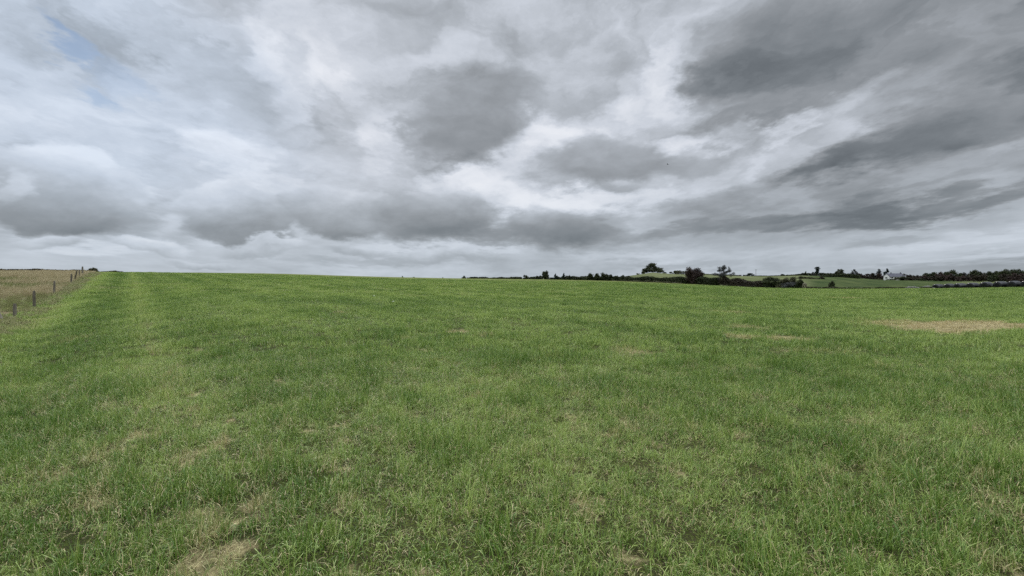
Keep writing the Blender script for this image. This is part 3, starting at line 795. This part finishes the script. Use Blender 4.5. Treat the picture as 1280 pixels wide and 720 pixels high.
LB = ['smallest looking bale ending the row at the flat pale sheet', 'black wrapped bale second from the flat pale sheet', 'black wrapped bale third from the flat pale sheet', 'black wrapped bale fourth from the flat pale sheet',
      'broad black bale fifth from the flat pale sheet', 'black bale sixth from the flat pale sheet', 'black bale seventh from the flat pale sheet', 'large black bale cut by the edge of the picture', 'black bale just past the edge of the picture']
for i, (px, Y) in enumerate(bl):
    x, y, z = spot(px, Y)
    o = obj('silage_bale', BALE, None, (x, y, z - .04)); o.rotation_euler.z = R(13 + 8 * math.sin(i * 2.1)); o.scale = (1.25, 1.22, 1.10 + .06 * (i > 3))
    tag(o, LB[i], 'bale', 'black plastic wrapped bales in a row')
# rumpled sheet lying left of the bales
def sheet(px0, px1, Y, label, seed, h):
    xa, ya, _ = spot(px0, Y); xb, yb, _ = spot(px1, Y - 3); n, mrow = 40, 9
    V = []; cx, cy = (xa + xb) / 2, (ya + yb) / 2; cz = gz(cx, cy)
    for j in range(mrow):
        for i in range(n):
            u, v = i / (n - 1), j / (mrow - 1)
            x, y = xa + (xb - xa) * u, ya + (yb - ya) * u + (v - .5) * 1.8
            e = math.sin(math.pi * v) * (math.sin(math.pi * u) ** .4)
            zz = gz(x, y) + .02 + h * e * (.55 + .9 * float(vnoise(u * 9, v * 3, seed)))
            V.append((x - cx, y - cy, zz - cz))
    Fl = []; 
    for j in range(mrow - 1):
        for i in range(n - 1): Fl += [j * n + i, j * n + i + 1, (j + 1) * n + i + 1, (j + 1) * n + i]
    me = mesh_np('plastic_sheet', V, Fl, [4] * (len(Fl) // 4), M_SHEET, smooth=True)
    o = obj('plastic_sheet', me, None, (cx, cy, cz)); md = o.modifiers.new('thick', 'SOLIDIFY'); md.thickness = .02
    tag(o, label, 'plastic sheet', 'rumpled sheets beside the bales')
sheet(1131, 1148, 90, 'low rumpled grey sheet at the far end of the bale row', 1, .42)
sheet(1150, 1166, 90, 'rumpled grey sheet lying between the other sheet and the bales', 2, .5)

# ------------------------------------------------------------------ white house
def house():
    Y = 392; x0, _, z0 = spot(1118, Y); z0 = EYE + (HY - 349.6) / F * Y
    root = empty('white_house', (x0, Y, z0), -math.atan(x0 / Y)); tag(root, 'long low white house with grey slate roof among the far trees', 'house')
    k = Y / F * .80
    X = lambda px: (px - 1118) * k
    def prism(bm, xa, xb, ya, yb, ze, zr, along, over=.0):
        """gabled block top: ridge along x or y"""
        if along == 'x':
            ym = (ya + yb) / 2
            pts = [(xa, ya, ze), (xa, yb, ze), (xa, ym, zr), (xb, ya, ze), (xb, yb, ze), (xb, ym, zr)]
        else:
            xm = (xa + xb) / 2
            pts = [(xb, ya, ze), (xa, ya, ze), (xm, ya, zr), (xb, yb, ze), (xa, yb, ze), (xm, yb, zr)]
        v = [bm.verts.new(p) for p in pts]
        for f in ((0, 1, 2), (3, 5, 4), (0, 2, 5, 3), (1, 4, 5, 2), (0, 3, 4, 1)): bm.faces.new([v[i] for i in f])
    ridge, eave = 4.75, 2.35
    bm = bmesh.new()
    add_box(bm, (X(1107), 0, -1), (X(1127), 7.5, eave)); prism(bm, X(1107), X(1127), 0, 7.5, eave, ridge - .12, 'x')
    add_box(bm, (X(1104.2), -2.4, -1), (X(1111.6), 3, eave + .05)); prism(bm, X(1104.2), X(1111.6), -2.4, 3, eave + .05, 4.2, 'y')
    add_box(bm, (X(1126.2), -1.4, -1), (X(1132.4), 4, 2.5)); 
    bm_obj('wall', bm, M_WALL, root)
    bm = bmesh.new()
    def slope(bm, a, b, c, d, th=.14):
        n = (Vector(b) - Vector(a)).cross(Vector(d) - Vector(a)).normalized() * th
        lo = [bm.verts.new(Vector(p) + n * .15) for p in (a, b, c, d)]; hi = [bm.verts.new(Vector(p) + n) for p in (a, b, c, d)]
        bm.faces.new(lo[::-1]); bm.faces.new(hi)
        for i in range(4): bm.faces.new((lo[i], lo[(i + 1) % 4], hi[(i + 1) % 4], hi[i]))
    xa, xb = X(1106.6), X(1127.6)
    slope(bm, (xa, -.45, eave - .25), (xb, -.45, eave - .25), (xb, 3.75, ridge), (xa, 3.75, ridge))
    slope(bm, (xb, 7.95, eave - .25), (xa, 7.95, eave - .25), (xa, 3.75, ridge), (xb, 3.75, ridge))
    gx0, gx1 = X(1103.8), X(1112); gm = (gx0 + gx1) / 2
    slope(bm, (gx1, -2.35, eave - .1), (gx1, 3, eave - .1), (gm, 3, 4.3), (gm, -2.35, 4.3))
    slope(bm, (gx0, 3, eave - .1), (gx0, -2.35, eave - .1), (gm, -2.35, 4.3), (gm, 3, 4.3))
    slope(bm, (X(1126), -1.6, 2.55), (X(1132.7), -1.6, 2.55), (X(1132.7), 4.2, 3.3), (X(1126), 4.2, 3.3))
    roof = bm_obj('roof', bm, M_SLATE, root)
    for px in (1113.5, 1125.5):
        bm = bmesh.new(); add_box(bm, (X(px) - .35, 3.4, ridge - .3), (X(px) + .35, 4.1, ridge + .75), .04)
        add_box(bm, (X(px) - .42, 3.33, ridge + .75), (X(px) + .42, 4.17, ridge + .87)); bm_obj('chimney', bm, M_SLATE, roof)
    for (px, yf, w) in ((1107.9, -2.4, 1.3), (1115.2, 0, 1.2), (1122.6, 0, 1.2), (1127.9, -1.4, 1.1)):
        bm = bmesh.new(); xc = X(px)
        for (a, b, c, d) in ((-w / 2 - .08, w / 2 + .08, .88, .96), (-w / 2 - .08, w / 2 + .08, 1.96, 2.04), (-w / 2 - .08, -w / 2, .96, 1.96), (w / 2, w / 2 + .08, .96, 1.96), (-.03, .03, .96, 1.96)):
            add_box(bm, (xc + a, yf - .06, c), (xc + b, yf - .004, d))
        fr = bm_obj('window', bm, M_WALL, root)
        bm = bmesh.new(); add_box(bm, (xc - w / 2, yf - .03, .96), (xc + w / 2, yf - .006, 1.96)); bm_obj('pane', bm, M_GLASS, fr)
    bm = bmesh.new(); add_box(bm, (X(1118.4), -.07, -.1), (X(1118.4) + 1, -.005, 2.0), .01); dr = bm_obj('door', bm, M_DOOR, root)
    bm = bmesh.new(); add_box(bm, (X(1118.4) + .82, -.12, .95), (X(1118.4) + .9, -.075, 1.05), .01); bm_obj('handle', bm, M_STONE, dr)
house()

# ------------------------------------------------------------------ pole, stones, bird
def pole():
    Y = 500; x, y, z = spot(944.8, Y); h = EYE + (HY - 336.6) / F * Y - z
    V, Fl, S = [], [], []; tube(V, Fl, S, (0, 0, -.5), (0, 0, h), .20, .14, 8)
    root = empty('utility_pole', (x, y, z)); tag(root, 'thin upright pole with a crossbar on the hilltop skyline', 'pole')
    obj('pole', mesh_np('pole', [tuple(v) for v in V], Fl, S, M_BARK, smooth=True), root)
    bm = bmesh.new(); add_box(bm, (-1.1, -.07, h - .75), (1.1, .07, h - .6)); bm_obj('crossbar', bm, M_BARK, root)
    for a in (-.95, 0, .95):
        V, Fl, S = [], [], []; tube(V, Fl, S, (a, 0, h - .6), (a, 0, h - .35), .06, .05, 8)
        obj('insulator', mesh_np('insulator', [tuple(v) for v in V], Fl, S, M_STONE), root)
pole()

for i, (px, py, s) in enumerate(((491.5, 378.6, .06), (467.5, 371.6, .075))):
    x, y = ground_at(px, py); bm = bmesh.new(); bmesh.ops.create_icosphere(bm, subdivisions=3, radius=1)
    g = random.Random(i)
    for v in bm.verts:
        v.co *= 1 + .22 * (float(vnoise(v.co.x * 1.7 + 5, v.co.y * 1.7 + v.co.z * 1.3, 9 + i)) - .5); v.co.z *= .62
    o = bm_obj('pale_stone', bm, M_STONE, None, (x, y, gz(x, y) + .05), True); o.scale = (s, s * .8, s)
    tag(o, ['small brightest pale stone lying in the mown grass', 'slightly larger dimmer pale stone further up the mown grass'][i], 'stone', 'pale stones in the grass')

def bird():
    Y = 150; x = (834 - HX) / F * Y; z = EYE + (HY - 206) / F * Y
    bm = bmesh.new(); n = 10; rings = []
    for (ay, r) in ((-.26, .008), (-.20, .03), (-.12, .055), (0, .065), (.10, .05), (.17, .03), (.22, .034), (.26, .022), (.32, .004)):
        rings.append([bm.verts.new((r * math.cos(2 * math.pi * i / n), ay, r * .9 * math.sin(2 * math.pi * i / n))) for i in range(n)])
    for k in range(len(rings) - 1):
        for i in range(n): bm.faces.new((rings[k][i], rings[k][(i + 1) % n], rings[k + 1][(i + 1) % n], rings[k + 1][i]))
    bm.faces.new(rings[0][::-1]); bm.faces.new(rings[-1])
    for s in (-1, 1):                                           # raised, bent wings, and the fan of the tail
        prof = [(.04, .12, -.08, .02), (.22, .17, -.05, .11), (.42, .10, -.07, .13), (.60, -.06, -.10, .08)]
        up = [(bm.verts.new((s * a, b, d + .012)), bm.verts.new((s * a, c, d + .006))) for (a, b, c, d) in prof]
        lo = [(bm.verts.new((s * a, b, d - .008)), bm.verts.new((s * a, c, d - .004))) for (a, b, c, d) in prof]
        for k in range(3):
            bm.faces.new((up[k][0], up[k + 1][0], up[k + 1][1], up[k][1])); bm.faces.new((lo[k][0], lo[k][1], lo[k + 1][1], lo[k + 1][0]))
            bm.faces.new((up[k][0], lo[k][0], lo[k + 1][0], up[k + 1][0])); bm.faces.new((up[k][1], up[k + 1][1], lo[k + 1][1], lo[k][1]))
        bm.faces.new((up[3][0], lo[3][0], lo[3][1], up[3][1]))
    tv = [bm.verts.new(p) for p in ((-.02, -.2, .01), (.02, -.2, .01), (.08, -.42, .012), (-.08, -.42, .012), (-.02, -.2, -.004), (.02, -.2, -.004), (.08, -.42, .004), (-.08, -.42, .004))]
    for f in ((0, 1, 2, 3), (7, 6, 5, 4), (0, 4, 5, 1), (1, 5, 6, 2), (2, 6, 7, 3), (3, 7, 4, 0)): bm.faces.new([tv[i] for i in f])
    bmesh.ops.recalc_face_normals(bm, faces=bm.faces)
    o = bm_obj('bird', bm, M_BIRD, None, (x, Y, z)); o.rotation_euler = (R(4), R(8), R(62))
    tag(o, 'small dark bird in flight against the grey clouds', 'bird')
bird()

# ------------------------------------------------------------------ sky: broken layers of cloud over a clear-sky model
def build_world():
    w = bpy.data.worlds.new('World'); SC.world = w; w.use_nodes = True
    nt = w.node_tree; nt.nodes.clear(); b = NB(nt)
    tc = b.n('ShaderNodeTexCoord'); d = tc.outputs['Generated']
    sp = b.n('ShaderNodeSeparateXYZ'); b.link(d, sp.inputs[0]); x, y, z = sp.outputs
    az = b.math('ARCTAN2', x, y); el = b.math('ARCSINE', z)
    elp = b.math('MAXIMUM', el, 0.)
    zz = b.math('ADD', b.math('MAXIMUM', z, 0.), .10)
    cp = b.n('ShaderNodeCombineXYZ')                            # where the sight line meets the cloud sheet
    b.link(b.math('DIVIDE', x, zz), cp.inputs[0]); b.link(b.math('MULTIPLY', b.math('DIVIDE', y, zz), .62), cp.inputs[1])
    sheetv = cp.outputs[0]
    ca = b.n('ShaderNodeCombineXYZ'); b.link(az, ca.inputs[0]); b.link(b.math('MULTIPLY', el, 1.9), ca.inputs[1])
    angv = ca.outputs[0]
    # turbulence that tears the edges of the cloud masses
    wn1 = b.noise(angv, 3.8, 5, .6, color=True); wn2 = b.noise(sheetv, 1.9, 9, .64, color=True)
    wob = b.vmath('ADD', b.vmath('MULTIPLY', b.vmath('SUBTRACT', wn1, (.5, .5, .5)), (.24, .14, 0)),
                  b.vmath('MULTIPLY', b.vmath('SUBTRACT', wn2, (.5, .5, .5)), (.27, .18, 0)))
    damp = b.mr(elp, 0, .30, .28, 1.0)
    wob = b.vmath('SCALE', wob, damp)
    cq = b.n('ShaderNodeCombineXYZ'); b.link(az, cq.inputs[0]); b.link(el, cq.inputs[1])
    q = b.vmath('ADD', cq.outputs[0], wob)
    acc = None
    def mass(px, py, wx, wy, rot, amp, src=None):
        nonlocal acc
        dx, dz = (px - 640) / 640, (352 - py) / 640
        a = math.atan2(dx, 1); L = math.sqrt(1 + dx * dx + dz * dz); e = math.asin(dz / L)
        sx = wx / 640 / (1 + dx * dx); sy = wy / 640 * math.cos(a)
        # a level line in the sky stays level; tilts flatten with the bearing
        mp = b.n('ShaderNodeMapping', vector_type='TEXTURE')
        b.link(src or q, mp.inputs[0]); mp.inputs['Location'].default_value = (a, e, 0)
        mp.inputs['Rotation'].default_value = (0, 0, R(rot)); mp.inputs['Scale'].default_value = (sx * 1.25, sy * 1.25, 1)
        g = b.n('ShaderNodeTexGradient', gradient_type='SPHERICAL'); b.link(mp.outputs[0], g.inputs[0])
        f = b.mr(g.outputs['Fac'], 0, .72)
        if src is None: acc = b.math('MULTIPLY_ADD', f, amp / 255, acc if acc is not None else 0.0)
        return f
    for m in CLOUDS: mass(*m)
    n1 = b.noise(sheetv, 1.15, 10, .60, .25); n2 = b.noise(sheetv, .5, 4, .5); n3 = b.noise(angv, 8, 8, .62, .3); n4 = b.noise(sheetv, 4.5, 8, .62)
    v = b.math('ADD', acc, .735)
    n5 = b.noise(b.vmath('ADD', angv, b.vmath('SCALE', wob, 1.2)), 5.0, 10, .52, .5)
    v = b.math('MULTIPLY_ADD', b.math('SUBTRACT', n1, .5), b.mr(elp, 0, .35, .12, .26), v)
    v = b.math('MULTIPLY_ADD', b.math('SUBTRACT', n5, .5), b.mr(elp, .02, .14, .10, .46), v)
    v = b.math('MULTIPLY_ADD', b.math('SUBTRACT', n2, .5), .14, v)
    v = b.math('MULTIPLY_ADD', b.math('SUBTRACT', n3, .5), .11, v)
    v = b.math('MULTIPLY_ADD', b.math('SUBTRACT', n4, .5), .05, v)
    # heaped clouds: crisp rounded tops, grey flat bases
    hw = b.vmath('ADD', b.vmath('MULTIPLY', b.vmath('SUBTRACT', b.noise(angv, 5.5, 6, .55, color=True), (.5, .5, .5)), (.15, .085, 0)),
                 b.vmath('MULTIPLY', b.vmath('SUBTRACT', b.noise(angv, 20, 5, .6, color=True), (.5, .5, .5)), (.045, .028, 0)))
    qh = b.vmath('ADD', cq.outputs[0], hw)
    vo = b.n('ShaderNodeTexVoronoi', feature='SMOOTH_F1'); b.link(b.vmath('ADD', angv, b.vmath('SCALE', hw, .8)), vo.inputs['Vector'])
    vo.inputs['Scale'].default_value = 9; vo.inputs['Detail'].default_value = 3; vo.inputs['Roughness'].default_value = .55; vo.inputs['Smoothness'].default_value = .35; vo.normalize = True
    bil = b.math('SUBTRACT', vo.outputs['Distance'], .30)
    for (px, py, wx, wy, rot, mid_, grad, op, edge) in HEAPS:
        dx, dz = (px - 640) / 640, (352 - py) / 640
        a = math.atan2(dx, 1); e = math.asin(dz / math.sqrt(1 + dx * dx + dz * dz))
        mp = b.n('ShaderNodeMapping', vector_type='TEXTURE'); b.link(qh, mp.inputs[0])
        mp.inputs['Location'].default_value = (a, e, 0); mp.inputs['Rotation'].default_value = (0, 0, R(rot))
        mp.inputs['Scale'].default_value = (wx / 640 / (1 + dx * dx), wy / 640 * math.cos(a), 1)
        sx = b.n('ShaderNodeSeparateXYZ'); b.link(mp.outputs[0], sx.inputs[0])
        m_ = b.math('MULTIPLY', b.mr(b.math('MULTIPLY_ADD', bil, .75, b.vmath('LENGTH', mp.outputs[0])), 1.0, 1.0 - edge), op)
        tgt = b.math('MULTIPLY_ADD', sx.outputs[1], grad / 255, mid_ / 255)
        tgt = b.math('MULTIPLY_ADD', b.math('SUBTRACT', n3, .5), .20, b.math('MULTIPLY_ADD', bil, -.16, tgt))
        v = b.math('ADD', b.math('MULTIPLY', v, b.math('SUBTRACT', 1, m_)), b.math('MULTIPLY', tgt, m_))
    cr = b.n('ShaderNodeValToRGB'); b.link(v, cr.inputs[0]); cr.color_ramp.interpolation = 'LINEAR'
    lin = lambda c: tuple(((k / 255 + .055) / 1.055) ** 2.4 for k in c)
    stops = [(.40, (98, 104, 110)), (.50, (121, 127, 133)), (.60, (147, 152, 158)), (.70, (174, 180, 188)), (.79, (203, 209, 219)), (.88, (226, 230, 238)), (1.0, (242, 244, 249))]
    els = cr.color_ramp.elements
    while len(els) < len(stops): els.new(.5)
    for e_, (p, c) in zip(els, stops): e_.position = p; e_.color = (*lin(c), 1)
    cloud = cr.outputs[0]
    # low down, more air in between: cooler and a shade greener
    cool = b.mix(b.mr(elp, .0, .22, .55, 0), cloud, b.mix(1, cloud, cloud))
    tintn = b.n('ShaderNodeMix', data_type='RGBA', blend_type='MULTIPLY'); b.link(b.mr(elp, 0, .25, 1, 0), tintn.inputs['Factor'])
    b.link(cloud, tintn.inputs[6]); tintn.inputs[7].default_value = (.955, .985, .985, 1); cloud = tintn.outputs[2]
    veil = b.n('ShaderNodeMix', data_type='RGBA', blend_type='MULTIPLY')
    b.link(b.math('MULTIPLY', mass(150, 100, 330, 190, -10, 0, q), b.mr(n2, .35, .65, .55, 1.0)), veil.inputs['Factor'])
    b.link(cloud, veil.inputs[6]); veil.inputs[7].default_value = (.93, .99, 1.05, 1); cloud = veil.outputs[2]
    # overhead cloud brightened above the view, as added light for the grass
    lift = b.mr(el, .52, 1.15, 1.0, LIFT)
    cloud = b.vmath('SCALE', cloud, b.math('MULTIPLY', lift, 10.0))
    sky = b.n('ShaderNodeTexSky', sky_type='NISHITA'); sky.sun_disc = False
    sky.sun_elevation = R(SUN_EL); sky.sun_rotation = R(SUN_AZ); sky.air_density = 1.0; sky.dust_density = .25
    hole = b.math('MAXIMUM', mass(112, 42, 42, 13, -22, 0, q), b.math('MAXIMUM', mass(140, 108, 40, 15, -12, 0, q), b.math('MULTIPLY', mass(165, 80, 45, 26, -30, 0, q), .5)))
    hole = b.math('MULTIPLY', hole, b.mr(n1, .35, .62, .95, .5))
    skyc = b.vmath('SCALE', sky.outputs[0], SKYK)
    col = b.mix(hole, cloud, skyc)
    bg = b.n('ShaderNodeBackground'); b.link(col, bg.inputs[0]); bg.inputs[1].default_value = .1
    o = b.n('ShaderNodeOutputWorld'); b.link(bg.outputs[0], o.inputs[0])
    w.cycles.sampling_method = 'MANUAL'; w.cycles.sample_map_resolution = 512

SUN_EL, SUN_AZ, LIFT, SKYK = 40, -20, 5.2, .8
CLOUDS = [  # bearing, height angle, half width, half height, tilt, darker(-)/brighter(+)
    (1200, 158, 220, 42, 10, -40), (1130, 40, 300, 110, 5, -36), (925, 55, 55, 90, -30, -20), (605, 148, 95, 62, 16, -26), (650, 75, 70, 50, 20, -12), (550, 105, 60, 40, 10, -12), (540, 175, 70, 36, 5, -16),
    (620, 287, 210, 20, -3, -26), (705, 292, 60, 22, -5, -10),
    (85, 276, 130, 18, -2, -22), (290, 278, 64, 18, -3, -18), (990, 278, 210, 13, 2, -30), (1190, 258, 170, 13, 5, -26), (1130, 240, 120, 9, 6, -16), (1040, 262, 120, 9, 4, -14), (900, 256, 80, 22, 4, -24),
    (1070, 196, 140, 24, 8, -34), (425, 132, 40, 38, 0, -20), (375, 55, 26, 22, 0, -12), (905, 145, 76, 20, 12, -22), (1200, 336, 180, 12, 0, -22),
    (480, 326, 140, 8, 0, -12), (60, 8, 140, 40, -5, -16), (230, 222, 60, 24, 0, -10), (955, 225, 80, 22, 3, -20), (150, 60, 90, 50, -10, -8), (1120, 300, 90, 8, 3, -16), (820, 290, 60, 12, 2, -8),
    (860, 332, 120, 8, 0, -12), (1110, 240, 270, 60, 4, -20), (620, 292, 200, 12, 0, -12), (180, 250, 40, 14, 0, -10),
    (330, 62, 52, 48, -40, 24), (95, 205, 62, 20, 0, 12), (8, 226, 20, 20, 0, 20), (590, 226, 84, 28, 5, 36), (668, 172, 46, 32, 20, 40), (622, 256, 54, 22, 0, 18),
    (735, 252, 110, 20, 0, 42), (845, 85, 36, 44, 25, 22), (750, 148, 60, 26, 10, 26), (845, 178, 80, 18, 12, 26), (985, 150, 46, 16, 12, 36), (340, 195, 90, 26, 0, 14), (480, 190, 30, 60, 0, 16),
    (560, 309, 120, 6, 0, 18), (300, 306, 60, 8, 0, 12), (120, 306, 90, 8, 0, 14), (1230, 292, 110, 14, 3, 10), (1262, 186, 50, 14, 12, 10), (240, 120, 340, 170, 0, 15), (470, 60, 160, 90, 0, 8), (1070, 122, 44, 20, 16, 24),
    (790, 318, 90, 7, 0, 10), (1240, 314, 80, 6, 0, 12), (440, 75, 40, 60, -20, 10), (700, 60, 90, 60, 10, 8)]
HEAPS = [  # bearing, height angle, half width, half height, tilt, grey of its middle, lighter towards its top, opacity, softness of its edge
    (95, 240, 116, 60, -4, 182, 56, .95, .20), (8, 236, 26, 26, 0, 204, 24, .6, .7), (300, 266, 90, 38, 2, 180, 46, .95, .22), (425, 266, 74, 36, 0, 175, 44, .9, .26),
    (222, 274, 26, 17, 0, 210, 14, .6, .8), (545, 270, 96, 38, 4, 158, 40, .85, .4), (690, 285, 76, 30, -3, 152, 34, .75, .45),
    (590, 150, 92, 56, 14, 152, 18, .75, .55), (768, 198, 104, 33, -2, 158, 24, .85, .42), (735, 180, 40, 26, 10, 172, 12, .7, .5),
    (870, 203, 60, 16, 2, 164, 14, .7, .6), (1180, 165, 190, 34, 11, 128, 14, .6, .7), (190, 306, 54, 12, 0, 198, 26, .8, .4), (325, 303, 66, 13, 2, 190, 30, .8, .4), (70, 304, 70, 12, 0, 190, 26, .7, .5), (560, 318, 90, 10, 0, 182, 26, .7, .5), (450, 312, 60, 9, 0, 184, 26, .7, .5), (250, 324, 70, 8, 0, 184, 22, .7, .5)]
build_world()

# ------------------------------------------------------------------ sun behind cloud, camera, render settings
sun = bpy.data.lights.new('sun', 'SUN'); sun.energy = 1.5; sun.angle = R(10); sun.color = (1, .96, .90)
so = link(bpy.data.objects.new('sun', sun))
dirv = Vector((math.sin(R(SUN_AZ)) * math.cos(R(SUN_EL)), math.cos(R(SUN_AZ)) * math.cos(R(SUN_EL)), math.sin(R(SUN_EL))))
so.rotation_euler = dirv.to_track_quat('Z', 'Y').to_euler(); so.location = (0, 0, 60)

cam = bpy.data.cameras.new('camera'); cam.lens = 18; cam.sensor_width = 36; cam.clip_start = .05; cam.clip_end = 12000
co = link(bpy.data.objects.new('camera', cam)); co.location = (0, 0, EYE); co.rotation_euler = (R(90) - math.atan(8 / 640), 0, 0)
SC.camera = co
SC.view_settings.view_transform = 'Standard'; SC.view_settings.look = 'None'; SC.view_settings.gamma = 1; SC.view_settings.exposure = 0
SC.view_settings.use_curve_mapping = False
SC.cycles.use_denoising = False; SC.cycles.denoiser = 'OPENIMAGEDENOISE'; SC.cycles.denoising_input_passes = 'RGB_ALBEDO_NORMAL'
SC.cycles.max_bounces = 5; SC.cycles.diffuse_bounces = 2; SC.cycles.transmission_bounces = 3; SC.cycles.transparent_max_bounces = 4
SC.render.film_transparent = False
